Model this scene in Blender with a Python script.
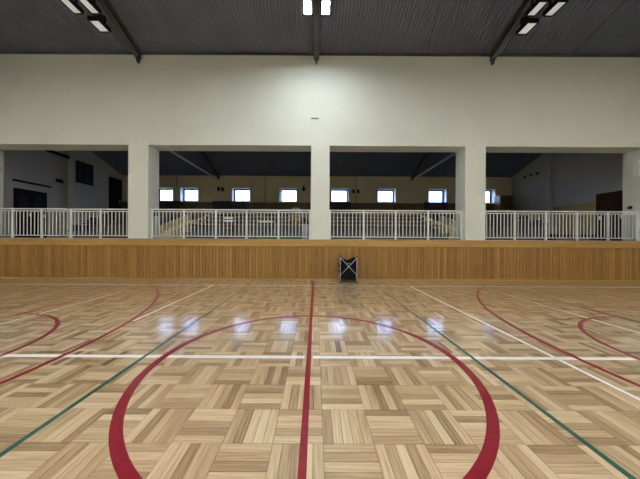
import bpy, math, random
from mathutils import Vector, Matrix
R = random.Random(7)
S = bpy.context.scene
C = S.collection
for o in list(bpy.data.objects): bpy.data.objects.remove(o)

# ------------------------------------------------------------------ camera, world, exposure
H = 1.45                                   # eye height
cam_d = bpy.data.cameras.new('camera'); cam_d.sensor_width = 36.0
cam_d.lens = 250.0/640.0*36.0; cam_d.shift_x = 4.5/640.0; cam_d.clip_start = 0.05
cam = bpy.data.objects.new('camera', cam_d); C.objects.link(cam)
cam.matrix_world = (Matrix.Translation((0, 0, H)) @ Matrix.Rotation(math.pi/2, 4, 'X')
                    @ Matrix.Rotation(math.radians(0.30), 4, 'Z'))
S.camera = cam
S.view_settings.view_transform = 'Standard'; S.view_settings.look = 'None'
S.view_settings.gamma = 1.0; S.view_settings.use_curve_mapping = False
S.view_settings.exposure = 0.0
LAMP_POWER = 228.0                        # the visible bright pair
COURT_POWER = 350.0                       # unseen lamps added over the court to light the floor
SKY_STRENGTH = 11.5

w = bpy.data.worlds.new('sky'); S.world = w; w.use_nodes = True
nt = w.node_tree; nt.nodes.clear()
wo = nt.nodes.new('ShaderNodeOutputWorld'); bg = nt.nodes.new('ShaderNodeBackground')
tc = nt.nodes.new('ShaderNodeTexCoord'); nz = nt.nodes.new('ShaderNodeTexNoise')
nz.inputs['Scale'].default_value = 9.0; nz.inputs['Detail'].default_value = 5
cr = nt.nodes.new('ShaderNodeValToRGB')
cr.color_ramp.elements[0].position = .35; cr.color_ramp.elements[0].color = (.27, .41, .76, 1)
cr.color_ramp.elements[1].position = .68; cr.color_ramp.elements[1].color = (.56, .68, .94, 1)
nt.links.new(tc.outputs['Generated'], nz.inputs['Vector']); nt.links.new(nz.outputs['Fac'], cr.inputs['Fac'])
nt.links.new(cr.outputs['Color'], bg.inputs['Color']); nt.links.new(bg.outputs[0], wo.inputs[0])
bg.inputs['Strength'].default_value = SKY_STRENGTH

# ------------------------------------------------------------------ materials
M = {}
def base(name, col, rough=.6, metal=0.0, spec=.5):
    m = bpy.data.materials.new(name); m.use_nodes = True
    p = m.node_tree.nodes['Principled BSDF']
    p.inputs['Base Color'].default_value = (*col, 1); p.inputs['Roughness'].default_value = rough
    p.inputs['Metallic'].default_value = metal; p.inputs['Specular IOR Level'].default_value = spec
    M[name] = m
    return m, m.node_tree, p
def mottled(name, a, b, scale=3.0, rough=.6, detail=4, stretch=(1, 1, 1), bump=0.0, metal=0.0, coords='Object', spec=.5):
    m, t, p = base(name, a, rough, metal, spec)
    N = t.nodes; L = t.links
    c = N.new('ShaderNodeTexCoord'); mp = N.new('ShaderNodeMapping'); mp.inputs['Scale'].default_value = stretch
    n = N.new('ShaderNodeTexNoise'); n.inputs['Scale'].default_value = scale; n.inputs['Detail'].default_value = detail
    r = N.new('ShaderNodeValToRGB')
    r.color_ramp.elements[0].position = .3; r.color_ramp.elements[0].color = (*a, 1)
    r.color_ramp.elements[1].position = .7; r.color_ramp.elements[1].color = (*b, 1)
    L.new(c.outputs[coords], mp.inputs[0]); L.new(mp.outputs[0], n.inputs['Vector'])
    L.new(n.outputs['Fac'], r.inputs['Fac']); L.new(r.outputs['Color'], p.inputs['Base Color'])
    if bump:
        bm_ = N.new('ShaderNodeBump'); bm_.inputs['Strength'].default_value = bump
        L.new(n.outputs['Fac'], bm_.inputs['Height']); L.new(bm_.outputs[0], p.inputs['Normal'])
    return m
mottled('wall_paint', (.70, .725, .65), (.75, .775, .70), .7, .75, 5, bump=.02)
mottled('gallery_paint', (.68, .60, .38), (.74, .66, .43), .8, .8)
mottled('side_paint', (.50, .495, .455), (.56, .555, .51), .8, .8)
mottled('dado_brown', (.13, .085, .035), (.19, .125, .05), 6, .5, stretch=(1, 1, .2))
mottled('dado_yellow', (.42, .33, .13), (.50, .40, .17), 2, .6)
mottled('roof_sheet', (.140, .155, .200), (.172, .187, .238), 1.2, .55, metal=.0)
mottled('steel_dark', (.055, .056, .06), (.08, .08, .085), 5, .5)
mottled('steel_grey', (.32, .33, .35), (.42, .43, .45), 5, .45)
mottled('white_metal', (.74, .76, .73), (.80, .82, .79), 9, .35)
mottled('black_plastic', (.008, .008, .009), (.018, .018, .02), 8, .6, spec=.25)
mottled('black_fabric', (.003, .003, .006), (.010, .010, .015), 30, .85, bump=.2, spec=.2)
mottled('chrome', (.72, .73, .76), (.82, .83, .85), 9, .35, metal=.2)
mottled('door_brown', (.045, .022, .014), (.075, .036, .022), 6, .7, stretch=(1, 1, .15), spec=.15)
mottled('door_dark', (.010, .009, .012), (.018, .017, .02), 4, .8, spec=.15)
mottled('frame_navy', (.012, .018, .038), (.020, .028, .052), 6, .6, spec=.25)
mottled('concrete', (.10, .10, .105), (.15, .15, .15), 4, .85)
mottled('gallery_floor', (.16, .155, .14), (.22, .21, .19), 3, .7)
mottled('stair_yellow', (.66, .58, .28), (.74, .66, .36), 3, .6)
mottled('seat_dark', (.018, .02, .032), (.035, .037, .05), 6, .5)
mottled('bench_wood', (.24, .165, .07), (.32, .22, .10), 5, .45, stretch=(.15, 1, 1))
mottled('radiator_dark', (.045, .03, .05), (.075, .045, .06), 8, .5)
mottled('mat_green', (.07, .16, .09), (.10, .21, .12), 5, .7)
mottled('green_metal', (.09, .22, .12), (.12, .27, .15), 5, .4)
mottled('white_laminate', (.70, .70, .66), (.78, .78, .74), 6, .4)
mottled('orange_wood', (.42, .17, .05), (.52, .23, .08), 5, .45)
mottled('orange_rubber', (.55, .12, .03), (.62, .17, .05), 12, .6)
mottled('yellow_rubber', (.55, .45, .06), (.62, .52, .10), 8, .5)
mottled('grey_plastic', (.36, .37, .42), (.44, .45, .50), 6, .5)
mottled('cap_wood', (.40, .23, .065), (.52, .32, .10), 5, .4, stretch=(.12, 1, 1))
mottled('outdoor_ground', (.07, .10, .05), (.12, .15, .08), 1, .9)
for nm, a, b in (('paint_red', (.205, .006, .018), (.240, .009, .026)), ('paint_white', (.72, .72, .74), (.82, .82, .84)),
                 ('paint_green', (.010, .075, .060), (.018, .10, .08))):
    mottled(nm, a, b, 14, .28)
    M[nm].node_tree.nodes['Principled BSDF'].inputs['Coat Weight'].default_value = .28
    M[nm].node_tree.nodes['Principled BSDF'].inputs['Specular IOR Level'].default_value = .25
    M[nm].node_tree.nodes['Principled BSDF'].inputs['Coat Roughness'].default_value = .11
# lamp diffusers
m, t, p = base('diffuser_off_glow', (.80, .81, .80), .4)
p.inputs['Emission Color'].default_value = (.95, .98, 1.0, 1); p.inputs['Emission Strength'].default_value = .28  # faint glow added so the unlit side panels look paler
m, t, p = base('diffuser_lit', (.9, .9, .9), .4)
p.inputs['Emission Color'].default_value = (.86, .95, 1.0, 1); p.inputs['Emission Strength'].default_value = LAMP_POWER
m, t, p = base('diffuser_added', (.9, .9, .9), .4)
p.inputs['Emission Color'].default_value = (1.0, .97, .93, 1); p.inputs['Emission Strength'].default_value = COURT_POWER
# glass
m = bpy.data.materials.new('pane_glass'); m.use_nodes = True; M['pane_glass'] = m
t = m.node_tree; t.nodes.clear()
o_ = t.nodes.new('ShaderNodeOutputMaterial'); mx = t.nodes.new('ShaderNodeMixShader'); tr = t.nodes.new('ShaderNodeBsdfTransparent')
gl = t.nodes.new('ShaderNodeBsdfGlossy'); gl.inputs['Roughness'].default_value = .03
tr.inputs[0].default_value = (.93, .96, 1, 1); mx.inputs[0].default_value = .05
t.links.new(tr.outputs[0], mx.inputs[1]); t.links.new(gl.outputs[0], mx.inputs[2]); t.links.new(mx.outputs[0], o_.inputs[0])

def wood(name, ramp, coat, rough, grain=(2.6, 60.0), coat_rough=.14, knots=0.0):
    """wood pieces: per-piece tone from the face attribute 'tone', grain along U of the UV map"""
    m, t, p = base(name, (.5, .35, .2), rough)
    N = t.nodes; L = t.links
    uv = N.new('ShaderNodeUVMap'); uv.uv_map = 'grain'
    mp = N.new('ShaderNodeMapping'); mp.inputs['Scale'].default_value = (grain[0], grain[1], 1)
    n = N.new('ShaderNodeTexNoise'); n.inputs['Scale'].default_value = 1.0; n.inputs['Detail'].default_value = 6; n.inputs['Roughness'].default_value = .62
    at = N.new('ShaderNodeAttribute'); at.attribute_name = 'tone'
    r = N.new('ShaderNodeValToRGB')
    for i, (pos, col) in enumerate(ramp):
        e = r.color_ramp.elements[i] if i < 2 else r.color_ramp.elements.new(pos)
        e.position = pos; e.color = (*col, 1)
    a1 = N.new('ShaderNodeMath'); a1.operation = 'MULTIPLY_ADD'; a1.inputs[1].default_value = 1.1; a1.inputs[2].default_value = -.55
    a2 = N.new('ShaderNodeMath'); a2.operation = 'ADD'
    L.new(uv.outputs[0], mp.inputs[0]); L.new(mp.outputs[0], n.inputs['Vector'])
    L.new(n.outputs['Fac'], a1.inputs[0]); L.new(a1.outputs[0], a2.inputs[0]); L.new(at.outputs['Fac'], a2.inputs[1])
    L.new(r.outputs['Color'], p.inputs['Base Color'])
    if knots:
        vo = N.new('ShaderNodeTexVoronoi'); vo.inputs['Scale'].default_value = 1.0; mk = N.new('ShaderNodeMapping'); mk.inputs['Scale'].default_value = (3.2, 9.0, 1)
        kr = N.new('ShaderNodeMapRange'); kr.inputs['From Min'].default_value = .05; kr.inputs['From Max'].default_value = .20; kr.inputs['To Min'].default_value = -knots; kr.inputs['To Max'].default_value = 0
        a3 = N.new('ShaderNodeMath'); a3.operation = 'ADD'
        L.new(uv.outputs[0], mk.inputs[0]); L.new(mk.outputs[0], vo.inputs['Vector']); L.new(vo.outputs['Distance'], kr.inputs['Value'])
        L.new(a2.outputs[0], a3.inputs[0]); L.new(kr.outputs[0], a3.inputs[1]); L.new(a3.outputs[0], r.inputs['Fac'])
    else: L.new(a2.outputs[0], r.inputs['Fac'])
    b_ = N.new('ShaderNodeBump'); b_.inputs['Strength'].default_value = .03; b_.inputs['Distance'].default_value = .001
    L.new(n.outputs['Fac'], b_.inputs['Height']); L.new(b_.outputs[0], p.inputs['Normal'])
    p.inputs['Coat Weight'].default_value = coat; p.inputs['Coat Roughness'].default_value = coat_rough; p.inputs['Coat IOR'].default_value = 1.8
    return m
wood('parquet', [(0.0, (.13, .070, .032)), (1.0, (.72, .575, .395)), (.35, (.36, .236, .122)), (.65, (.55, .405, .24))], 1.0, .34)
wood('pine', [(0.0, (.17, .078, .016)), (1.0, (.52, .30, .075)), (.5, (.36, .19, .04))], .25, .5, (1.6, 30.0), coat_rough=.3, knots=.5)
base('joint_dark', (.05, .028, .013), .8)

# ------------------------------------------------------------------ mesh helpers
class MB:
    def __init__(s): s.v = []; s.f = []; s.tone = []; s.uv = []; s.smooth = []
    def quad(s, pts, sm=False):
        i = len(s.v); s.v += [tuple(p) for p in pts]; s.f.append(tuple(range(i, i+len(pts)))); s.smooth.append(sm)
    def box(s, x0, x1, y0, y1, z0, z1, skip=''):
        i = len(s.v)
        s.v += [(x0,y0,z0),(x1,y0,z0),(x1,y1,z0),(x0,y1,z0),(x0,y0,z1),(x1,y0,z1),(x1,y1,z1),(x0,y1,z1)]
        F = {'b':(0,3,2,1),'t':(4,5,6,7),'f':(0,1,5,4),'r':(1,2,6,5),'k':(2,3,7,6),'l':(3,0,4,7)}
        for k, q in F.items():
            if k not in skip: s.f.append(tuple(i+a for a in q)); s.smooth.append(False)
        return s
    def bevel_box(s, x0, x1, y0, y1, z0, z1, b):
        """box with all edges chamfered (one mesh piece)"""
        i = len(s.v); xs = (x0, x1); ys = (y0, y1); zs = (z0, z1); idx = {}
        for a in (0,1):
            for c in (0,1):
                for d in (0,1):
                    sx, sy, sz = (1 if a == 0 else -1), (1 if c == 0 else -1), (1 if d == 0 else -1)
                    for ax, off in (('x',(0,sy*b,sz*b)),('y',(sx*b,0,sz*b)),('z',(sx*b,sy*b,0))):
                        idx[(a,c,d,ax)] = len(s.v)
                        s.v.append((xs[a]+off[0], ys[c]+off[1], zs[d]+off[2]))
        def F(*k): s.f.append(tuple(idx[q] for q in k)); s.smooth.append(False)
        for a in (0,1):
            F(*[(a,c,d,'x') for c,d in ([(0,0),(1,0),(1,1),(0,1)] if a else [(0,0),(0,1),(1,1),(1,0)])])
            F(*[(d,a,c,'y') for c,d in ([(0,0),(1,0),(1,1),(0,1)] if a else [(0,0),(0,1),(1,1),(1,0)])])
            F(*[(c,d,a,'z') for c,d in ([(0,0),(1,0),(1,1),(0,1)] if a else [(0,0),(0,1),(1,1),(1,0)])])
        for c in (0,1):
            for d in (0,1):
                F((0,c,d,'z'),(1,c,d,'z'),(1,c,d,'y'),(0,c,d,'y'))
                F((c,0,d,'x'),(c,1,d,'x'),(c,1,d,'z'),(c,0,d,'z'))
                F((c,d,0,'y'),(c,d,1,'y'),(c,d,1,'x'),(c,d,0,'x'))
        for a in (0,1):
            for c in (0,1):
                for d in (0,1): F((a,c,d,'x'),(a,c,d,'y'),(a,c,d,'z'))
        return s
    def tube(s, pts, r, n=8, caps=True):
        pts = [Vector(p) for p in pts]; rings = []
        for k, p in enumerate(pts):
            d = (pts[min(k+1, len(pts)-1)]-pts[max(k-1, 0)]).normalized()
            u = d.orthogonal().normalized(); vv = d.cross(u)
            if rings:
                u = (pu - d*pu.dot(d)).normalized(); vv = d.cross(u)
            pu = u; rr = r[k] if isinstance(r, (list, tuple)) else r
            rings.append(len(s.v))
            for j in range(n):
                a = 2*math.pi*j/n; s.v.append(tuple(p + (u*math.cos(a)+vv*math.sin(a))*rr))
        for k in range(len(rings)-1):
            for j in range(n):
                j2 = (j+1) % n; s.f.append((rings[k]+j, rings[k]+j2, rings[k+1]+j2, rings[k+1]+j)); s.smooth.append(True)
        if caps:
            s.f.append(tuple(rings[0]+j for j in reversed(range(n)))); s.smooth.append(False)
            s.f.append(tuple(rings[-1]+j for j in range(n))); s.smooth.append(False)
        return s
    def prism(s, poly, axis, a, b):
        """extrude a 2-D polygon along an axis; poly coordinates are the other two axes in order"""
        def P(p, t): return (t, p[0], p[1]) if axis == 'x' else (p[0], t, p[1]) if axis == 'y' else (p[0], p[1], t)
        i = len(s.v); n = len(poly)
        s.v += [P(p, a) for p in poly] + [P(p, b) for p in poly]
        s.f.append(tuple(i+k for k in range(n))); s.f.append(tuple(i+n+k for k in reversed(range(n)))); s.smooth += [False, False]
        for k in range(n):
            k2 = (k+1) % n; s.f.append((i+k, i+n+k, i+n+k2, i+k2)); s.smooth.append(False)
        return s
    def sphere(s, c, r, nu=20, nv=12, sz=1.0):
        i = len(s.v)
        for a in range(nv+1):
            th = math.pi*a/nv
            for b in range(nu):
                ph = 2*math.pi*b/nu
                s.v.append((c[0]+r*math.sin(th)*math.cos(ph), c[1]+r*math.sin(th)*math.sin(ph), c[2]+r*sz*math.cos(th)))
        for a in range(nv):
            for b in range(nu):
                b2 = (b+1) % nu
                s.f.append((i+a*nu+b, i+(a+1)*nu+b, i+(a+1)*nu+b2, i+a*nu+b2)); s.smooth.append(True)
        return s
    def mesh(s, name, mat, fix=True):
        me = bpy.data.meshes.new(name); me.from_pydata(s.v, [], s.f)
        me.polygons.foreach_set('use_smooth', s.smooth)
        if fix:
            import bmesh
            b = bmesh.new(); b.from_mesh(me); bmesh.ops.remove_doubles(b, verts=b.verts, dist=1e-6)
            bmesh.ops.recalc_face_normals(b, faces=b.faces); b.to_mesh(me); b.free()
        me.materials.append(M[mat]); me.update()
        return me
    def build(s, name, mat, parent=None, loc=None, fix=True):
        return link(name, s.mesh(name, mat, fix), parent, loc)
def link(name, data, parent=None, loc=None, rotz=0.0):
    o = bpy.data.objects.new(name, data); C.objects.link(o)
    if parent: o.parent = parent
    if loc is not None: o.location = loc
    if rotz: o.rotation_euler = (0, 0, rotz)
    return o
def tag(o, label=None, cat=None, group=None, kind=None):
    if label: o['label'] = label
    if cat: o['category'] = cat
    if group: o['group'] = group
    if kind: o['kind'] = kind
    return o
def empty(name, loc=(0, 0, 0), rotz=0.0, **k):
    o = bpy.data.objects.new(name, None); C.objects.link(o); o.location = loc; o.rotation_euler = (0, 0, rotz)
    o.empty_display_size = .1
    return tag(o, **k)
def struct(o, label, cat): return tag(o, label, cat, kind='structure')
def bx(*a): return MB().box(*a)
def kids(o): return [c for c in bpy.data.objects if c.parent == o]
def copy_tree(o, parent=None):
    c = o.copy(); C.objects.link(c)
    if parent: c.parent = parent
    for k in kids(o): copy_tree(k, c)
    return c

# ------------------------------------------------------------------ main dimensions (metres; x right, y into the hall, z up)
WY = 8.95; WT = .62                      # hall wall with openings: front face and thickness
SX = 13.0                                # side walls
BY = 16.4                                # gallery back wall
RY = 3.0; BACK = -3.06                   # ridge and wall behind the camera
SLOPE = .34; Z_W = 8.13
def roof(y): return Z_W - SLOPE*(y-WY) if y >= RY else Z_W - SLOPE*(RY-WY) - SLOPE*(RY-y)
LAND = 2.46                              # walkway level along the gallery back wall
PAR = 1.46                               # parapet top = gallery floor level
LIN = 4.81                               # underside of the lintel
PIL = [(-6.72, -6.00), (-.175, .49), (5.35, 6.08)]
END = (-11.95, 11.75)
OPEN = [(END[0], PIL[0][0]), (PIL[0][1], PIL[1][0]), (PIL[1][1], PIL[2][0]), (PIL[2][1], END[1])]

# ------------------------------------------------------------------ floor: parquet basket weave of real strips
fl = bx(-SX, SX, BACK, WY, -.30, -.011).build('floor', 'joint_dark')
struct(fl, 'light oak mosaic parquet sports floor with painted court lines', 'floor')
T = .36; NS = 5; X0 = .063; Y0 = 1.775
def strip_into(mb, lx, ly, cx, cy, z, tone, off, g=.0015, tilt=(0, 0)):
    x0, x1, y0, y1 = cx-lx/2+g, cx+lx/2-g, cy-ly/2+g, cy+ly/2-g
    i = len(mb.v)
    zt = [z+tilt[0]*(x-cx)+tilt[1]*(y-cy) for x, y in ((x0,y0),(x1,y0),(x1,y1),(x0,y1))]
    mb.v += [(x0,y0,-.011),(x1,y0,-.011),(x1,y1,-.011),(x0,y1,-.011),(x0,y0,zt[0]),(x1,y0,zt[1]),(x1,y1,zt[2]),(x0,y1,zt[3])]
    for q in ((4,5,6,7),(0,1,5,4),(1,2,6,5),(2,3,7,6),(3,0,4,7)):
        mb.f.append(tuple(i+a for a in q)); mb.smooth.append(False); mb.tone.append(tone)
        for a in q:
            vx, vy, _ = mb.v[i+a]
            u, vv = ((vx-cx), (vy-cy)) if lx > ly else ((vy-cy), (vx-cx))
            mb.uv.append((u+off[0], vv+off[1]))
def grain_mesh(mb, name, mat):
    me = bpy.data.meshes.new(name); me.from_pydata(mb.v, [], mb.f)
    ul = me.uv_layers.new(name='grain'); ul.data.foreach_set('uv', [c for p in mb.uv for c in p])
    at = me.attributes.new('tone', 'FLOAT', 'FACE'); at.data.foreach_set('value', mb.tone)
    me.materials.append(M[mat]); me.update()
    return me
strips = []
for i in range(-37, 37):
    for j in range(-14, 22):
        bx0 = X0+i*T; by0 = Y0+(j-1)*T
        horiz = (i+j) % 2 == 0
        bt = R.gauss(0, .03)
        lev = [-.23, -.10, .02, .13, .23]; R.shuffle(lev)
        for k in range(NS):
            if horiz: lx, ly, cx, cy = T, T/NS, bx0+T/2, by0+(k+.5)*T/NS
            else:     lx, ly, cx, cy = T/NS, T, bx0+(k+.5)*T/NS, by0+T/2
            # trim to the hall
            x0, x1 = max(cx-lx/2, -SX), min(cx+lx/2, SX); y0, y1 = max(cy-ly/2, BACK), min(cy+ly/2, WY)
            if x1-x0 < .02 or y1-y0 < .02: continue
            tone = min(1, max(0, .56+bt+lev[k]+R.gauss(0, .06)))
            strips.append(((x0+x1)/2, (y0+y1)/2, x1-x0, y1-y0, horiz, tone))
def seen(s):
    cx, cy, lx, ly = s[:4]
    if cy < .5: return -1
    px = 315.5+cx*250/cy; py = 239.5+H*250/cy
    if not (2 < px < 638 and py < 477): return -1
    return lx*250/cy*(H*250*ly/cy**2)
order = sorted(range(len(strips)), key=lambda k: -seen(strips[k]))
near = set(k for k in order[:300] if strips[k][2] > .07 and strips[k][3] > .07)
VAR = {}
NV = 24
for hz in (0, 1):
    for q in range(NV):
        mb = MB(); lx, ly = (T, T/NS) if hz else (T/NS, T)
        tone = min(1, max(0, .56+.20*(3.6*(q+.5)/NV-1.8)))
        strip_into(mb, lx, ly, 0, 0, 0, tone, (R.uniform(0, 40), R.uniform(0, 40)), tilt=(R.gauss(0, .0012), R.gauss(0, .0012)))
        VAR[(hz, q)] = grain_mesh(mb, 'parquet_strip', 'parquet')
mb = MB()
for k, s in enumerate(strips):
    cx, cy, lx, ly, hz, tone = s
    if k in near:
        q = min(NV-1, max(0, int((((tone-.56)/.20)+1.8)/3.6*NV)))
        link('parquet_strip', VAR[(1 if hz else 0, q)], fl, (cx, cy, 0))
    else:
        strip_into(mb, lx, ly, cx, cy, 0, tone, (R.uniform(0, 40), R.uniform(0, 40)), tilt=(R.gauss(0, .0012), R.gauss(0, .0012)))
o = link('parquet_strips', grain_mesh(mb, 'parquet_strips', 'parquet'), fl); o['kind'] = 'stuff'

# painted court lines (thin paint films lying on the strips)
XC = -.075; YC = 3.0; XA = XC+.14; LZ = (.0003, .0014)
def line(x0, x1, y0, y1, mat, dz=0.0, label=None):
    o = bx(x0, x1, y0, y1, LZ[0], LZ[1]+dz).build('court_line', mat, fl)
    if label: o['label'] = label
def arc(cx, cy, r, wd, a0, a1, mat, n=72, dz=0.0, label=None):
    mb = MB(); full = abs(a1-a0) > 2*math.pi-1e-3
    P = []
    for k in range(n+1):
        a = a0+(a1-a0)*k/n; P.append((math.cos(a), math.sin(a)))
    z0, z1 = LZ[0], LZ[1]+dz
    for k in range(n):
        (c0, s0), (c1, s1) = P[k], P[k+1]; ri, ro = r-wd, r
        A = (cx+ri*c0, cy+ri*s0); B = (cx+ro*c0, cy+ro*s0); D = (cx+ro*c1, cy+ro*s1); E = (cx+ri*c1, cy+ri*s1)
        mb.quad([(*A, z1), (*B, z1), (*D, z1), (*E, z1)])
        mb.quad([(*B, z0), (*D, z0), (*D, z1), (*B, z1)]); mb.quad([(*A, z0), (*E, z0), (*E, z1), (*A, z1)])
    o = mb.build('court_arc', mat, fl)
    if label: o['label'] = label
line(XC-12, XC-5.21-.04, 7.83, 7.875, 'paint_white', label='thin white sideline parallel to the panelled wall')
line(XC-5.21+.001, 12, 7.83, 7.875, 'paint_white', label='thin white sideline parallel to the panelled wall')
line(XC-3.85, XC-.05, 3.045, 3.115, 'paint_white', label='white line across the centre circle')
line(XC+.05, XC+4.0, 3.045, 3.115, 'paint_white', label='white line across the centre circle')
for s, y0, xo in ((-1, 4.4, -3.12), (1, BACK+.3, 3.05)):
    line(XC+xo-.025, XC+xo+.025, y0, 7.83, 'paint_white', .0001)
    line(XC+s*5.2-.014, XC+s*5.2+.014, 1.5, 6.8, 'paint_white', .0001)
    line(XC+s*2.02-.022, XC+s*2.02+.022, BACK+.4, 7.95, 'paint_green', .0002)
for x in (-6.28, -7.25, 5.85, 6.82): line(x-.025, x+.025, BACK+.4, 7.6, 'paint_green', .0002)
line(XC-.0275, XC+.0275, BACK+.35, 8.72, 'paint_red', .0004, 'red halfway line running up to the panelled wall')
line(XC-.11, XC+.11, 8.68, 8.74, 'paint_red', .0005)
arc(XC, 2.96, 1.825, .085, 0, 2*math.pi, 'paint_red', 96, .0003, 'red centre circle')
for s in (-1, 1):
    bxx = XA+s*9.925; amax = math.asin((8.78-YC)/6.75)
    arc(bxx, YC, 6.78, .06, math.pi-amax if s > 0 else -amax, math.pi+amax if s > 0 else amax, 'paint_red', 80, .0003, 'red three-point arc')
    arc(XA+s*5.72, YC, 1.82, .06, math.pi/2 if s > 0 else -math.pi/2, 3*math.pi/2 if s > 0 else math.pi/2, 'paint_red', 48, .0003, 'red free-throw semicircle')
    line(XA+s*5.72-.025, XA+s*5.72+.025, YC-2.5, YC+2.5, 'paint_red', .0003)
    for e in (-1, 1):
        a, b = sorted((XA+s*5.745, XA+s*11.5)); line(a, b, YC+e*2.5-.025, YC+e*2.5+.025, 'paint_red', .0002)

# ------------------------------------------------------------------ hall wall with four openings
mbw = MB()
mbw.prism([(-SX, LIN), (SX, LIN), (SX, roof(WY)), (-SX, roof(WY))], 'y', WY, WY+WT)
wall = mbw.build('wall_front', 'wall_paint'); struct(wall, 'cream plastered upper wall above the four gallery openings', 'wall')
for a, b in PIL: bx(a, b, WY, WY+WT, PAR, LIN).build('pillar', 'wall_paint', wall)
bx(-SX, END[0], WY, WY+WT, PAR, LIN).build('end_pier', 'wall_paint', wall)
bx(END[1], SX, WY, WY+WT, PAR, LIN).build('end_pier', 'wall_paint', wall)
par = bx(-SX, SX, WY, WY+WT, 0, PAR).build('parapet', 'wall_paint', wall)
bx(-SX, SX, WY-.03, WY-.001, roof(WY)-.10, roof(WY)-.02).build('ceiling_angle', 'steel_dark', wall)
# wooden panelling
PW = .118
nP = int(2*SX/PW)
PV = []
for q in range(20):
    mb = MB(); tone = .5+.24*(R.random()-.5)*2
    w2 = PW/2-.0035
    prof = [(-w2, 0), (-w2+.006, -.016), (w2-.006, -.016), (w2, 0)]
    off = (R.uniform(0, 40), R.uniform(0, 40)); z0, z1 = .07, 1.195
    for k in range(3):
        a, b = prof[k], prof[k+1]; i = len(mb.v)
        mb.v += [(a[0], a[1], z0), (b[0], b[1], z0), (b[0], b[1], z1), (a[0], a[1], z1)]
        mb.f.append((i, i+1, i+2, i+3)); mb.tone.append(tone)
        mb.uv += [(z0+off[0], a[0]+off[1]), (z0+off[0], b[0]+off[1]), (z1+off[0], b[0]+off[1]), (z1+off[0], a[0]+off[1])]
    for z in (z0, z1):
        i = len(mb.v); mb.v += [(x, y, z) for x, y in prof]; mb.f.append((i, i+1, i+2, i+3)); mb.tone.append(tone)
        mb.uv += [(off[0], x+off[1]) for x, y in prof]
    PV.append(grain_mesh(mb, 'panel_board', 'pine'))
bx(-SX, SX, WY-.006, WY, .0, 1.21).build('panel_backing', 'joint_dark', wall)
for k in range(nP):
    link('panel_board', PV[R.randrange(20)], wall, (-SX+(k+.5)*PW, WY-.006, 0))
def long_board(name, x0, x1, y0, y1, z0, z1):
    mb = MB(); mb.bevel_box(x0, x1, y0, y1, z0, z1, .008); return mb.build(name, 'cap_wood', wall)
for k in range(7):
    a = -SX+k*2*SX/7; b = a+2*SX/7-.004
    long_board('cap_board', a, b, WY-.045, WY-.002, 1.20, PAR-.012)
mb = MB().bevel_box(-SX, SX, WY-.06, WY+WT+.02, PAR-.012, PAR, .003); mb.build('parapet_ledge', 'white_laminate', wall)
bb = MB().bevel_box(-SX, SX, WY-.034, WY-.024, 0, .065, .003).build('baseboard_front', 'cap_wood')
struct(bb, 'narrow wooden skirting along the foot of the panelling', 'skirting')
# small grille high on the wall
g = empty('wall_slot', (-.05, WY, 5.78), label='small dark slot grille on the wall above the centre pillar', cat='grille')
bx(-.15, .15, -.012, 0, -.035, .035).build('plate', 'white_laminate', g); bx(-.13, .13, -.018, -.012, -.012, .02).build('slot', 'black_plastic', g)

# ------------------------------------------------------------------ side walls, back walls
def side_poly(): return [(BACK-.3, -.3), (BY+.5, -.3), (BY+.5, roof(BY+.5)+.3), (RY, roof(RY)+.3), (BACK-.3, roof(BACK-.3)+.3)]
mb = MB(); mb.prism(side_poly(), 'x', -SX-.3, -SX); wl = mb.build('wall_left', 'side_paint'); struct(wl, 'grey side wall closing the gallery beside the small dark window', 'wall')
mb = MB(); mb.prism(side_poly(), 'x', SX, SX+.3); wr = mb.build('wall_right', 'side_paint'); struct(wr, 'grey side wall closing the gallery beside the brown door', 'wall')
# slightly proud stretch of wall towards the back on both sides
mb = MB(); mb.prism([(13.1, PAR), (BY, PAR), (BY, roof(BY)), (13.1, roof(13.1))], 'x', -SX, -SX+.3); mb.build('wall_offset', 'side_paint', wl)
mb = MB(); mb.prism([(13.7, PAR), (BY, PAR), (BY, roof(BY)), (13.7, roof(13.7))], 'x', SX-.15, SX); mb.build('wall_offset', 'side_paint', wr)
mb = MB(); mb.prism([(9.62, PAR), (13.68, PAR), (13.68, 3.28), (9.62, 3.28)], 'x', SX-.012, SX); mb.build('dado', 'dado_yellow', wr)
wb = bx(-SX, SX, BACK-.3, BACK, -.3, roof(BACK)+.05).build('wall_back', 'wall_paint'); struct(wb, 'cream end wall of the hall facing the gallery', 'wall')

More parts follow.
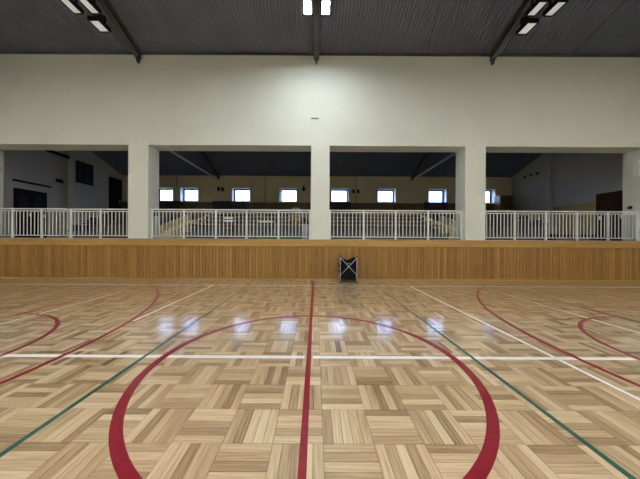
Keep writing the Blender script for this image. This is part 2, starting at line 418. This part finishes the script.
WIN = [-9.95, -8.3, -4.9, -1.78, 1.57, 4.66, 8.0, 11.2]
WW = 1.16; WH = .90; WZ = 4.36; BT = .50
mb = MB()
mb.box(-SX, SX, BY, BY+BT, -.3, WZ-WH/2); mb.box(-SX, SX, BY, BY+BT, WZ+WH/2, roof(BY)+.02)
xs = [-SX]+[e for c in WIN for e in (c-WW/2, c+WW/2)]+[SX]
for k in range(0, len(xs), 2): mb.box(xs[k], xs[k+1], BY, BY+BT, WZ-WH/2, WZ+WH/2)
wg = mb.build('wall_gallery', 'gallery_paint'); struct(wg, 'ochre back wall of the gallery with a row of small windows', 'wall')
bx(-SX+.3, SX-.15, BY-.02, BY, LAND, 3.86).build('dado', 'dado_brown', wg)
for k, c in enumerate(WIN):
    W = empty('window_%d' % (k+1), (c, BY, WZ)); struct(W, 'small gallery window with navy frame in a white splayed recess', 'window'); W['group'] = 'gallery windows'
    hw, hh = WW/2, WH/2; e = .004
    mb = MB(); mb.box(-hw, -hw+.012, e*-3, BT-.12, -hh, hh); mb.box(hw-.012, hw, e*-3, BT-.12, -hh, hh)
    mb.box(-hw, hw, -.012, BT-.12, hh-.012, hh); mb.box(-hw, hw, -.012, BT-.12, -hh, -hh+.012); mb.build('reveal', 'white_laminate', W)
    mb = MB(); y0, y1 = .34, .42; a, b = hw-.012, hh-.012; f = .085
    mb.box(-a, -a+f, y0, y1, -b, b); mb.box(a-f, a, y0, y1, -b, b); mb.box(-a+f, a-f, y0, y1, b-f, b); mb.box(-a+f, a-f, y0, y1, -b, -b+f)
    mb.build('window_frame', 'frame_navy', W)
    bx(-.012, .012, y0+.02, y1-.02, -b+f, b-f).build('glazing_bar', 'frame_navy', W)
    bx(-a+f, -.012, .375, .381, -b+f, b-f).build('pane', 'pane_glass', W); bx(.012, a-f, .375, .381, -b+f, b-f).build('pane', 'pane_glass', W)

# ------------------------------------------------------------------ roof: corrugated sheet ceiling
def corrugated(y0, y1, x0, x1, pitch=.104, dep=.045):
    mb = MB(); n = int(round((x1-x0)/pitch))
    prof = []
    for k in range(n):
        x = x0+k*pitch; prof += [(x, 0), (x+pitch*.36, 0), (x+pitch*.5, dep), (x+pitch*.86, dep)]
    prof.append((x1, 0))
    i = len(mb.v)
    for x, d in prof: mb.v += [(x, y0, roof(y0)+d), (x, y1, roof(y1)+d)]
    for k in range(len(prof)-1): mb.f.append((i+2*k, i+2*k+1, i+2*k+3, i+2*k+2)); mb.smooth.append(False)
    return mb
ce = corrugated(RY, BY+.02, -SX, SX).build('ceiling', 'roof_sheet', fix=False); struct(ce, 'dark grey corrugated metal roof sheeting', 'ceiling')
corrugated(BACK-.05, RY, -SX, SX).build('rear_slope', 'roof_sheet', ce, fix=False)
mb = MB(); mb.prism([(BACK-.4, roof(BACK-.4)+.06), (RY, roof(RY)+.06), (BY+.6, roof(BY+.6)+.06), (BY+.6, roof(BY+.6)+.3), (RY, roof(RY)+.3), (BACK-.4, roof(BACK-.4)+.3)], 'x', -SX-.3, SX+.3)
mb.build('roof_light_seal', 'steel_dark', ce)  # unseen sheet added above the ceiling to keep sky light out
for x in (9.2,):
    mb = MB(); mb.prism([(RY, roof(RY)-.012), (WY-.04, roof(WY-.04)-.012), (WY-.04, roof(WY-.04)-.001), (RY, roof(RY)-.001)], 'x', x-.02, x+.02); mb.build('sheet_joint', 'steel_dark', ce)

# ------------------------------------------------------------------ steel roof beams
def sloped(mb, x0, x1, ya, yb, d0, d1):
    mb.prism([(ya, roof(ya)-d1), (yb, roof(yb)-d1), (yb, roof(yb)-d0), (ya, roof(ya)-d0)], 'x', x0, x1)
def ibeam(name, x, ya, yb, mat, label, d=.30, fw=.09, group=None):
    B = empty(name, (x, 0, 0), label=label, cat='beam', group=group)
    mb = MB(); sloped(mb, -fw, fw, ya, yb, .002, .022); mb.build('top_flange', mat, B)
    mb = MB(); sloped(mb, -.012, .012, ya, yb, .022, d-.022); mb.build('web', mat, B)
    mb = MB(); sloped(mb, -fw, fw, ya, yb, d-.022, d); mb.build('bottom_flange', mat, B)
    return B
names = {-6.33: 'over the pillar with the black junction box', 0: 'carrying the lit lamps', 6.26: 'over the pillar next to the brown door bay'}
for x, nm in names.items():
    ibeam('roof_beam', x, RY, WY-.035, 'steel_dark', 'dark grey sloping steel roof beam ' + nm)
    B = ibeam('gallery_beam', x, WY+WT+.01, BY-.01, 'steel_dark', 'dark steel beam under the gallery roof ' + nm.replace('carrying the lit lamps', 'behind the centre pillar'), .26, .06)
    if x:
        tx = -6.62 if x < 0 else 6.42
        o = bx(tx-.035, tx+.035, WY+WT+.01, BY-.005, 5.42, 5.50).build('tie_bar', 'white_metal'); tag(o, 'pale horizontal tie bar under the gallery roof behind the ' + ('junction box pillar' if x < 0 else 'pillar nearest the brown door'), 'tie bar')
    # bearing bracket on the wall
    br = MB(); br.prism([(-.10, roof(WY)-.10), (.10, roof(WY)-.10), (.02, roof(WY)-.44), (-.02, roof(WY)-.44)], 'y', WY-.13, WY-.036)
    o = br.build('beam_bracket', 'steel_dark', None, (x, 0, 0)); tag(o, 'dark tapered bracket under the roof beam ' + nm, 'bracket')

# ------------------------------------------------------------------ flood lamps
def lamp(x, y0, y1, w, z, lit, label, group, mat='diffuser_lit', rod=0.0):
    L = empty('flood_lamp', (x, (y0+y1)/2, z), label=label, cat='lamp', group=group)
    h = (y1-y0)/2; hw = w/2
    mb = MB(); mb.box(-hw-.03, hw+.03, -h-.04, h+.04, .03, .11)
    mb.box(-hw-.03, -hw, -h-.04, h+.04, -.012, .03); mb.box(hw, hw+.03, -h-.04, h+.04, -.012, .03)
    mb.box(-hw, hw, -h-.04, -h, -.012, .03); mb.box(-hw, hw, h, h+.04, -.012, .03)
    mb.build('housing', 'black_plastic', L)
    bx(-hw, hw, -h, h, .0, .028).build('diffuser', mat if lit else 'diffuser_off_glow', L)
    if rod: MB().tube([(0, 0, .30), (0, 0, rod)], .015, 8).build('rod', 'black_plastic', L)
    mb = MB()
    for k in range(5): yy = -h+(k+.5)*2*h/5; mb.box(-hw, hw, yy-.008, yy+.008, .11, .15)
    mb.build('cooling_fins', 'black_plastic', L)
    mb = MB(); mb.box(-hw-.045, -hw-.03, -.03, .03, .03, .30); mb.box(hw+.03, hw+.045, -.03, .03, .03, .30); mb.box(-hw-.045, hw+.045, -.03, .03, .285, .30)
    mb.build('yoke', 'black_plastic', L)
    return L
LZH = 7.85
def mount(x, y0, y1, label):
    B = empty('lamp_mount', (x, 0, LZH+.30), label=label, cat='mounting frame')
    bx(-.05, .05, y0, y1, 0, .05).build('rail', 'black_plastic', B)
    bx(-.38, .38, 6.87, 6.95, .0, .045).build('crossbar', 'black_plastic', B)
    for y in (6.91, 7.48 if y1 > 7.3 else 6.8):
        bx(-.03, .03, y-.03, y+.03, .05, roof(y)-.30-LZH-.30).build('hanger', 'black_plastic', B)
for x, who in ((-6.53, 'beside the small dark gallery window'), (6.33, 'towards the brown door')):
    mount(x, 6.7, 7.72, 'black lamp mounting frame hanging under the roof beam ' + who)
    for dx in (-.25, .25): lamp(x+dx, 6.70, 7.10, .20, LZH, False, 'unlit flood lamp with added glow, one of a side-by-side pair ' + who, 'paired added-glow lamps ' + who)
    lamp(x+math.copysign(.02, x), 7.35, 7.73, .26, LZH, False, 'single unlit flood lamp with added glow at the mount end ' + who, None)
mount(0, 6.7, 7.12, 'black lamp mounting frame holding the two lit lamps')
for dx in (-.25, .25): lamp(dx, 6.70, 7.10, .20, LZH, True, 'lit flood lamp, one of the bright pair above the centre pillar', 'bright lamp pair')
for y in (2.4, -1.2):  # out-of-view lamps added to brighten the floor
    for x in (-9.6, -3.2, 3.2, 9.6):
        lamp(x, y-.25, y+.25, .30, LZH, True, 'added unseen flood lamp on a rod, lighting the court', 'added lamps over the court', 'diffuser_added', roof(y)-LZH-.01)

# ------------------------------------------------------------------ railings on the parapet
RYC = 9.13
def railing(x0, x1, posts, label):
    G = empty('railing', ((x0+x1)/2, RYC, PAR), label=label, cat='railing'); c = (x0+x1)/2
    bx(x0-c+.003, x1-c-.003, -.03, .03, 1.035, 1.075).build('handrail', 'white_metal', G)
    bx(x0-c+.003, x1-c-.003, -.012, .012, .965, .995).build('upper_rail', 'white_metal', G)
    bx(x0-c+.003, x1-c-.003, -.012, .012, .075, .105).build('lower_rail', 'white_metal', G)
    pm = bx(-.034, .034, -.022, .022, 0, 1.035).mesh('post', 'white_metal')
    bm_ = MB().bevel_box(-.014, .014, -.009, .009, .105, .965, .003).mesh('baluster', 'white_metal')
    P = sorted([x0+.04, x1-.04]+list(posts))
    for p in P: link('post', pm, G, (p-c, 0, 0))
    for a, b in zip(P, P[1:]):
        n = max(1, int(round((b-a)/.133)))
        for k in range(1, n): link('baluster', bm_, G, (a+(b-a)*k/n-c, 0, 0))
POSTS = [(-11.19, -10.12, -9.03, -7.94), (-4.86, -3.68, -2.55, -1.37), (1.78, 2.96, 4.16), (7.36, 8.51, 9.66, 10.81)]
RL = ['in the opening below the small dark side window', 'in the opening in front of the school desk', 'in the opening between the centre pillar and the wall lamp pair', 'in the opening with the brown door']
RL[2] = 'in the opening above the black ball cart'
for (a, b), ps, l in zip(OPEN, POSTS, RL): railing(a, b, [p*.988 for p in ps], 'white steel railing with vertical bars ' + l)

# ------------------------------------------------------------------ gallery: floor, tribune, stairs

gf = bx(-SX, SX, WY+WT, BY, PAR-.3, PAR-.002).build('floor_gallery', 'gallery_floor'); struct(gf, 'grey gallery floor behind the railings', 'floor')
TIER = [(10.9, 1.755), (11.63, 1.99), (12.36, 2.225), (13.09, LAND)]
SEC = [(-10.5, -6.9), (-5.8, 5.8), (6.9, 10.5)]
SN = ['wing beside the small dark window', 'middle block with wooden benches', 'wing beside the brown door']
for (a, b), nm in zip(SEC, SN):
    Tt = empty('seating_tribune', ((a+b)/2, 10.9, PAR), label='stepped concrete seating tribune, ' + nm, cat='tribune', kind='structure'); hw = (b-a)/2
    for k, (y, z) in enumerate(TIER):
        y2 = TIER[k+1][0] if k < 3 else 13.8
        bx(-hw, hw, y-10.9, y2-10.9, 0, z-PAR).build('tier', 'concrete', Tt)
ld = bx(-SX+.3, SX-.15, 13.8, BY-.02, PAR, LAND).build('landing', 'concrete'); struct(ld, 'raised concrete walkway along the gallery back wall', 'floor')
for s, nm in ((-1, 'beside the small dark window'), (1, 'beside the brown door')):
    St = empty('gangway_stair', (s*6.35, 10.3, PAR), label='yellowish stair climbing the tribune on the side ' + nm, cat='stair')
    for e in (-1, 1):
        mb = MB(); mb.prism([(-.12, 0), (3.49, 0), (3.49, LAND-PAR+.30), (3.3, LAND-PAR+.34), (-.12, .30)], 'x', e*.53-.028, e*.53+.028); mb.build('stringer', 'stair_yellow', St)
    n = 8; rise = (LAND-PAR)/n; run = 3.49/n
    for k in range(n):
        st = bx(-.5, .5, k*run, 3.49, k*rise, (k+1)*rise).build('step', 'stair_yellow', St)
        bx(-.5, .5, k*run-.004, k*run+.03, (k+1)*rise, (k+1)*rise+.006).build('nosing', 'black_plastic', st)

# benches on the middle block
def bench(x0, x1, y, z, label):
    B = empty('bench', ((x0+x1)/2, y, z), label=label, cat='bench', group='wooden benches on the tribune'); hw = (x1-x0)/2-.05
    for d in (-.10, .10): MB().bevel_box(-hw, hw, d-.085, d+.085, .34, .38, .006).build('seat_plank', 'bench_wood', B)
    for xx in (-hw+.15, 0, hw-.15):
        mb = MB(); mb.box(xx-.025, xx+.025, -.17, -.12, 0, .34); mb.box(xx-.025, xx+.025, .12, .17, 0, .34); mb.box(xx-.025, xx+.025, -.12, .12, .28, .34); mb.build('trestle', 'steel_dark', B)
rown = ['lowest', 'second', 'third', 'top']
for k, (y, z) in enumerate(TIER):
    for q in range(3): bench(-5.7+q*3.8, -5.7+(q+1)*3.8, y+.42, z, 'long wooden plank bench on the %s step of the middle tribune' % rown[k])
# dark seats on both wings and along the floor
sr = empty('stadium_seat', (0, 0, 0), label='dark folding stadium seat', cat='seat', group='dark stadium seats')
mb = MB(); mb.bevel_box(-.21, .21, .14, .19, .34, .66, .02); mb.build('backrest', 'seat_dark', sr)
mb = MB(); mb.bevel_box(-.20, .20, -.20, .15, .32, .37, .02); mb.build('seat', 'seat_dark', sr)
mb = MB(); mb.box(-.03, .03, .06, .12, 0, .32); mb.box(-.12, .12, .03, .15, 0, .015); mb.box(-.03, .03, .10, .15, .30, .52); mb.build('stand', 'steel_dark', sr)
first = True
def seat(x, y, z, label, group):
    global first
    o = sr if first else copy_tree(sr)
    first = False
    o.location = (x, y, z); o['label'] = label; o['group'] = group
for s, nm in ((-1, 'beside the small dark window'), (1, 'beside the brown door')):
    for k, (y, z) in enumerate(TIER):
        for q in range(6): seat(s*(7.2+q*.6), y+.40, z, 'dark stadium seat on the %s step of the tribune wing %s' % (rown[k], nm), '%s row seats %s' % (rown[k], nm))
lb = empty('low_bench', (10.6, 10.35, PAR), label='low dark bench with rounded pads on the gallery floor near the brown door', cat='bench')
MB().bevel_box(-1.1, 1.1, -.14, .14, .17, .20, .006).build('plank', 'seat_dark', lb)
for q in range(6): MB().sphere((-.92+q*.368, 0, .20), .16, 14, 8, .45).build('pad', 'seat_dark', lb)
for sx in (-1, 1): bx(sx*.9-.03, sx*.9+.03, -.12, .12, 0, .17).build('leg', 'steel_dark', lb)
for q in range(3): seat(-10.9-q*.55, 12.4, PAR, 'dark low seat on the gallery floor beside the dark side door', 'low seats by the dark side door')

# ------------------------------------------------------------------ doors and windows in the side walls, fittings
def side_door(name, s, y0, y1, z0, z1, x, mat, label, leaves=2):
    D = empty(name, (x, (y0+y1)/2, z0)); struct(D, label, 'door'); h = (y1-y0)/2; Z = z1-z0
    def sb(a, b, c, d, t0, t1): return bx(min(-s*t0, -s*t1), max(-s*t0, -s*t1), a, b, c, d)
    mb = MB()
    for q in (sb(-h, -h+.07, 0, Z, 0, .05), sb(h-.07, h, 0, Z, 0, .05), sb(-h+.07, h-.07, Z-.07, Z, 0, .05)):
        i = len(mb.v); mb.v += q.v; mb.f += [tuple(i+a for a in f) for f in q.f]; mb.smooth += q.smooth
    mb.build('door_frame', mat, D)
    lw = (2*h-.14)/leaves
    for k in range(leaves):
        a = -h+.07+k*lw; lf = sb(a+.003, a+lw-.003, .005, Z-.073, .0, .03).build('door_leaf', mat, D)
        sb(a+lw*.2, a+lw*.8, Z*.55, Z*.88, .03, .036).build('door_panel', mat if mat != 'door_dark' else 'black_plastic', lf)
        sb(a+lw*.85, a+lw*.92, Z*.45, Z*.52, .03, .07).build('handle', 'chrome', lf)
side_door('door_1', -1, 10.75, 12.05, PAR, 3.62, -SX, 'door_dark', 'dark double door low on the grey side wall', 2)
side_door('door_2', -1, 15.35, 16.30, LAND, 5.25, -SX+.3, 'door_dark', 'tall dark door at the walkway end of the grey side wall', 1)
side_door('door_3', 1, 9.80, 11.55, PAR, 3.60, SX, 'door_brown', 'dark brown double door on the gallery side wall', 2)
W = empty('window_9', (-SX+.3, 13.72, 5.0)); struct(W, 'small unlit dark window high on the grey side wall', 'window')
mb = MB(); a, b, f = .50, .58, .07
mb.box(0, .05, -a, -a+f, -b, b); mb.box(0, .05, a-f, a, -b, b); mb.box(0, .05, -a+f, a-f, -b, -b+f); mb.box(0, .05, -a+f, a-f, b-f, b); mb.build('window_frame', 'black_plastic', W)
bx(0, .05, -.02, .02, -b+f, b-f).build('mullion', 'black_plastic', W)
for c in ((-a+f, -.02), (.02, a-f)): bx(0, .02, c[0], c[1], -b+f, b-f).build('pane', 'frame_navy', W)
sg = empty('exit_sign', (-SX, 12.65, 4.35), label='small dark box on the grey side wall above the dark double door', cat='wall box')
bx(0, .06, -.16, .16, -.09, .09).build('housing', 'black_plastic', sg); bx(.06, .066, -.14, .14, -.07, .07).build('face', 'door_dark', sg)
o = MB().bevel_box(-SX, -SX+.10, 10.7, 12.2, 3.90, 3.98, .01).build('wall_bar_low', 'black_plastic', wl); o['label'] = 'dark horizontal bar above the dark double door'  # slim dark bar on the side wall
o = MB().bevel_box(-SX, -SX+.12, 11.5, 13.1, 5.62, 5.74, .01).build('wall_bar_high', 'black_plastic', wl); o['label'] = 'dark bar running along the top of the grey side wall'  # second dark bar, set higher on the wall
# round vents on the blue-lit wall
for k in range(3):
    o = MB().tube([(SX-.15, 14.5+k*.42, 5.35), (SX-.19, 14.5+k*.42, 5.35)], .08, 14).build('round_vent', 'steel_dark'); tag(o, 'small dark round vent in a row of three on the pale side wall', 'vent', 'three round wall vents')
# brown cabinet at the back wall
cb = empty('brown_cabinet', (12.1, 16.1, LAND), label='tall brown wooden cabinet in the gallery corner', cat='cabinet')
bx(-.42, .42, -.25, .25, .05, 1.85).build('body', 'dado_brown', cb); bx(-.38, .38, -.21, .25, 0, .05).build('plinth', 'black_plastic', cb)
for s in (-1, 1):
    dr = bx(min(s*.005, s*.41), max(s*.005, s*.41), -.27, -.25, .07, 1.83).build('door', 'dado_brown', cb); bx(s*.05-.012, s*.05+.012, -.29, -.27, .75, .90).build('handle', 'chrome', dr)
# junction boxes on the reveals
jb = empty('junction_box', (PIL[0][1], 9.27, 2.40), label='black box fixed to the pillar side by the railing', cat='wall box')
MB().bevel_box(0, .10, -.10, .10, -.11, .11, .012).build('body', 'black_plastic', jb); bx(.10, .108, -.08, .08, -.09, .09).build('lid', 'steel_dark', jb)
bx(0, .02, -.01, .01, -.9, -.11).build('cable', 'grey_plastic', jb)
jb = empty('wall_latch', (END[1], 9.33, 2.70), label='small black latch on the end pier near the brown door', cat='wall box')
MB().bevel_box(-.05, 0, -.06, .06, -.05, .05, .01).build('body', 'black_plastic', jb); bx(-.07, -.05, -.02, .02, -.02, .02).build('button', 'steel_dark', jb)
jb = empty('wall_cabinet', (END[1], 9.11, 4.10), label='slim white box high on the end pier near the brown door', cat='wall box')
MB().bevel_box(-.09, 0, -.09, .09, -.31, .31, .01).build('body', 'white_laminate', jb); bx(-.094, -.09, -.075, .075, -.29, .29).build('lid', 'white_metal', jb)
# conduits, sockets
for px, z0, z1 in ((265, 3.87, 5.5), (355.5, 3.87, 5.6), (176.5, 4.9, 5.6)):
    x = (px-315.5)/250*BY
    o = MB().tube([(x, BY-.02, z0), (x, BY-.02, z1)], .02, 8).build('conduit', 'steel_dark'); tag(o, 'thin dark vertical conduit on the ochre back wall', 'conduit', 'conduits on the back wall')
for px, py in ((218.5, 190), (222.5, 190.5), (353, 191.8), (357.8, 191.8)):
    x = (px-315.5)/250*BY; z = H+(240-py)/250*BY
    o = MB().bevel_box(x-.07, x+.07, BY-.06, BY, z-.12, z+.12, .01).build('socket_box', 'door_dark'); tag(o, 'small dark socket box, one of a pair on the ochre wall', 'socket', 'paired socket boxes on the back wall')
x = (303.5-315.5)/250*BY
hk = empty('wall_lantern', (x, BY, 4.75), label='dark wall lantern on the ochre wall near the centre pillar', cat='wall lamp')
bx(-.03, .03, -.12, 0, .22, .27).build('arm', 'black_plastic', hk); MB().tube([(0, -.12, .22), (0, -.12, .12)], .02, 8).build('stem', 'black_plastic', hk); MB().tube([(0, -.12, .12), (0, -.12, .02), (0, -.12, -.14)], [.04, .11, .08], 12).build('shade', 'black_plastic', hk)
# radiators below windows
def radiator(x0, x1, label):
    A = empty('radiator', ((x0+x1)/2, BY-.10, LAND), label=label, cat='radiator', group='dark radiators'); hw = (x1-x0)/2; n = int(2*hw/.11)
    fin = MB().bevel_box(-.04, .04, -.06, .06, .40, 1.46, .015).mesh('fin', 'radiator_dark')
    for k in range(n): link('fin', fin, A, (-hw+(k+.5)*2*hw/n, 0, 0))
    MB().tube([(-hw, 0, .48), (hw, 0, .48)], .025, 8).build('pipe', 'radiator_dark', A); MB().tube([(-hw, 0, 1.38), (hw, 0, 1.38)], .025, 8).build('pipe', 'radiator_dark', A)
    for s in (-1, 1): bx(s*(hw-.1)-.02, s*(hw-.1)+.02, -.03, .03, 0, .42).build('foot', 'radiator_dark', A)
for a, b, l in ((158, 181, 'under the two windows standing close together'), (213, 250, 'long, reaching past one side of its window'), (328, 350, 'under the window beside the centre pillar'), (423, 447, 'under the window near the yellow stair')):
    radiator((a-315.5)/250*BY, (b-315.5)/250*BY, 'dark ribbed radiator, ' + l)

# ------------------------------------------------------------------ loose things in the gallery
# school chair
ch = empty('school_chair', (-3.68, 10.35, PAR), label='school chair with white slatted back and orange wooden seat', cat='chair')
MB().bevel_box(-.20, .20, -.20, .20, .43, .455, .008).build('seat', 'orange_wood', ch)
for z in (.72, .84): MB().bevel_box(-.20, .20, .19, .21, z, z+.075, .006).build('back_slat', 'white_laminate', ch)
for sx in (-1, 1):
    MB().tube([(sx*.18, -.18, 0), (sx*.18, -.17, .43)], .013, 8).build('leg', 'steel_dark', ch)
    MB().tube([(sx*.18, .22, 0), (sx*.18, .18, .43), (sx*.18, .215, .92)], .013, 8).build('leg', 'steel_dark', ch)
# school desk
dk = empty('school_desk', (-2.06, 10.35, PAR), label='small school desk with white top and green metal legs', cat='desk')
MB().bevel_box(-.30, .30, -.22, .22, .70, .735, .006).build('desktop', 'white_laminate', dk)
MB().bevel_box(-.25, .25, -.16, .20, .58, .60, .004).build('shelf', 'green_metal', dk)
for sx in (-1, 1):
    for sy in (-1, 1): MB().tube([(sx*.26, sy*.18, 0), (sx*.26, sy*.18, .70)], .018, 8).build('leg', 'green_metal', dk)
    bx(sx*.26-.012, sx*.26+.012, -.18, .18, .06, .09).build('foot_rail', 'green_metal', dk)
# green mats
for k in range(2):
    gm = empty('gym_mat', (-1.85, 10.72, PAR+k*.10), label=('lower' if k == 0 else 'upper') + ' of two green gym mats lying behind the railing', cat='gym mat')
    MB().bevel_box(-1.25, 1.25, -.16, .16, 0, .098, .02).build('pad', 'mat_green', gm)
    for xx in (-.7, .7): bx(xx-.06, xx+.06, -.172, -.158, .035, .06).build('carry_strap', 'black_fabric', gm)
# balls
def ball(name, c, r, mat, label):
    B = empty(name, (c[0], c[1], c[2]-r), label=label, cat='ball')
    MB().sphere((0, 0, r), r).build('shell', mat, B)
    mb = MB()
    for ax in range(2):
        pts = []
        for k in range(25):
            a = 2*math.pi*k/24; pts.append((r*1.001*math.cos(a), 0, r+r*1.001*math.sin(a)) if ax == 0 else (0, r*1.001*math.cos(a), r+r*1.001*math.sin(a)))
        mb.tube(pts, .004, 5, False)
    mb.build('seam', 'black_plastic', B)
ball('orange_ball', (-.93, TIER[0][0]+.42, TIER[0][1]+.38+.123), .12, 'orange_rubber', 'orange ball resting on a tribune bench near the centre pillar')
ball('exercise_ball', (-1.12, 14.2, LAND+.40), .40, 'yellow_rubber', 'large yellow exercise ball on the walkway below the window')
# waste bin by the centre pillar
wbn = empty('waste_bin', (-.42, 10.0, PAR), label='grey waste bin with black lid beside the centre pillar', cat='bin')
mb = MB()
a, b = .10, .13
i = 0
mb.v += [(-a,-a,0),(a,-a,0),(a,a,0),(-a,a,0),(-b,-b,.60),(b,-b,.60),(b,b,.60),(-b,b,.60)]
for q in ((0,3,2,1),(4,5,6,7),(0,1,5,4),(1,2,6,5),(2,3,7,6),(3,0,4,7)): mb.f.append(q); mb.smooth.append(False)
mb.build('body', 'grey_plastic', wbn)
mb = MB(); mb.prism([(-.14, .60), (.14, .60), (.14, .68), (.07, .86), (-.07, .86), (-.14, .68)], 'y', -.14, .14); ldd = mb.build('lid', 'black_plastic', wbn)
bx(-.09, .09, -.150, -.14, .64, .68).build('flap', 'steel_dark', ldd)

# ------------------------------------------------------------------ ball cart by the panelling
ct = empty('ball_cart', (1.12, 8.63, 0), label='folding ball cart with black fabric bag and crossed metal struts', cat='cart')
hw, hd = .275, .22
for sx in (-1, 1):
    for sy in (-1, 1):
        MB().tube([(sx*hw, sy*hd, .075), (sx*hw, sy*hd, .86)], .008, 8).build('corner_post', 'chrome', ct)
        MB().sphere((sx*hw, sy*hd, .872), .022, 10, 6).build('corner_cap', 'black_plastic', ct)
        cs = MB().tube([(sx*hw-.012, sy*hd, .032), (sx*hw+.012, sy*hd, .032)], .032, 14).build('caster', 'black_plastic', ct)
        bx(sx*hw-.02, sx*hw+.02, sy*hd-.006, sy*hd+.006, .035, .08).build('fork', 'steel_grey', cs)
def strut(a, b, mat='chrome'): MB().tube([a, b], .0075, 8).build('cross_strut', mat, ct)
for sy in (-1, 1):
    y = sy*(hd+.022)
    strut((-hw, y, .84), (hw, y, .26)); strut((hw, y+sy*.012, .84), (-hw, y+sy*.012, .26))
for sx in (-1, 1):
    x = sx*(hw+.022)
    strut((x, -hd, .84), (x, hd, .26), 'steel_dark'); strut((x+sx*.012, hd, .84), (x+sx*.012, -hd, .26), 'steel_dark')
MB().sphere((0, -hd-.036, .55), .022, 10, 6, 1).build('pivot', 'chrome', ct)
mb = MB(); nper = 16; rings = []
for lv in range(9):
    t_ = lv/8; rings.append(len(mb.v))
    for side in range(4):
        for k in range(nper):
            u = -1+2*k/nper
            ins = 1.0-.10*(1-t_)**2
            bul = .014*math.sin(math.pi*t_)*(1-u*u)
            x, y = [(u*hw, -hd-bul), (hw+bul, u*hd), (-u*hw, hd+bul), (-hw-bul, -u*hd)][side]
            top = .85-.12*(1-abs(u))**.9
            wr_ = .008*math.sin(k*2.3+lv*1.7+side)
            z = .15+(top-.15)*t_
            mb.v.append((x*(ins*.985)+wr_*.3, y*(ins*.985)+wr_*.3, z))
n = 4*nper
for lv in range(8):
    for k in range(n):
        k2 = (k+1) % n; mb.f.append((rings[lv]+k, rings[lv]+k2, rings[lv+1]+k2, rings[lv+1]+k)); mb.smooth.append(True)
mb.f.append(tuple(reversed(range(rings[0], rings[0]+n)))); mb.smooth.append(False)
bag = mb.build('fabric_bag', 'black_fabric', ct)
sd = bag.modifiers.new('thick', 'SOLIDIFY'); sd.thickness = .006; sd.offset = -1
MB().tube([(-.07, -hd*.90-.015, .61), (-.05, -hd*.93-.04, .65), (.05, -hd*.93-.04, .65), (.07, -hd*.90-.015, .61)], .009, 8).build('carry_handle', 'grey_plastic', bag)
MB().bevel_box(-hw, hw, -hd, hd, .085, .125, .01).build('base_tray', 'black_plastic', ct)

# ------------------------------------------------------------------ outside
og = bx(-60, 60, BY+1.2, BY+60, -1.0, -.5).build('ground', 'outdoor_ground'); struct(og, 'ground outside the hall', 'ground')
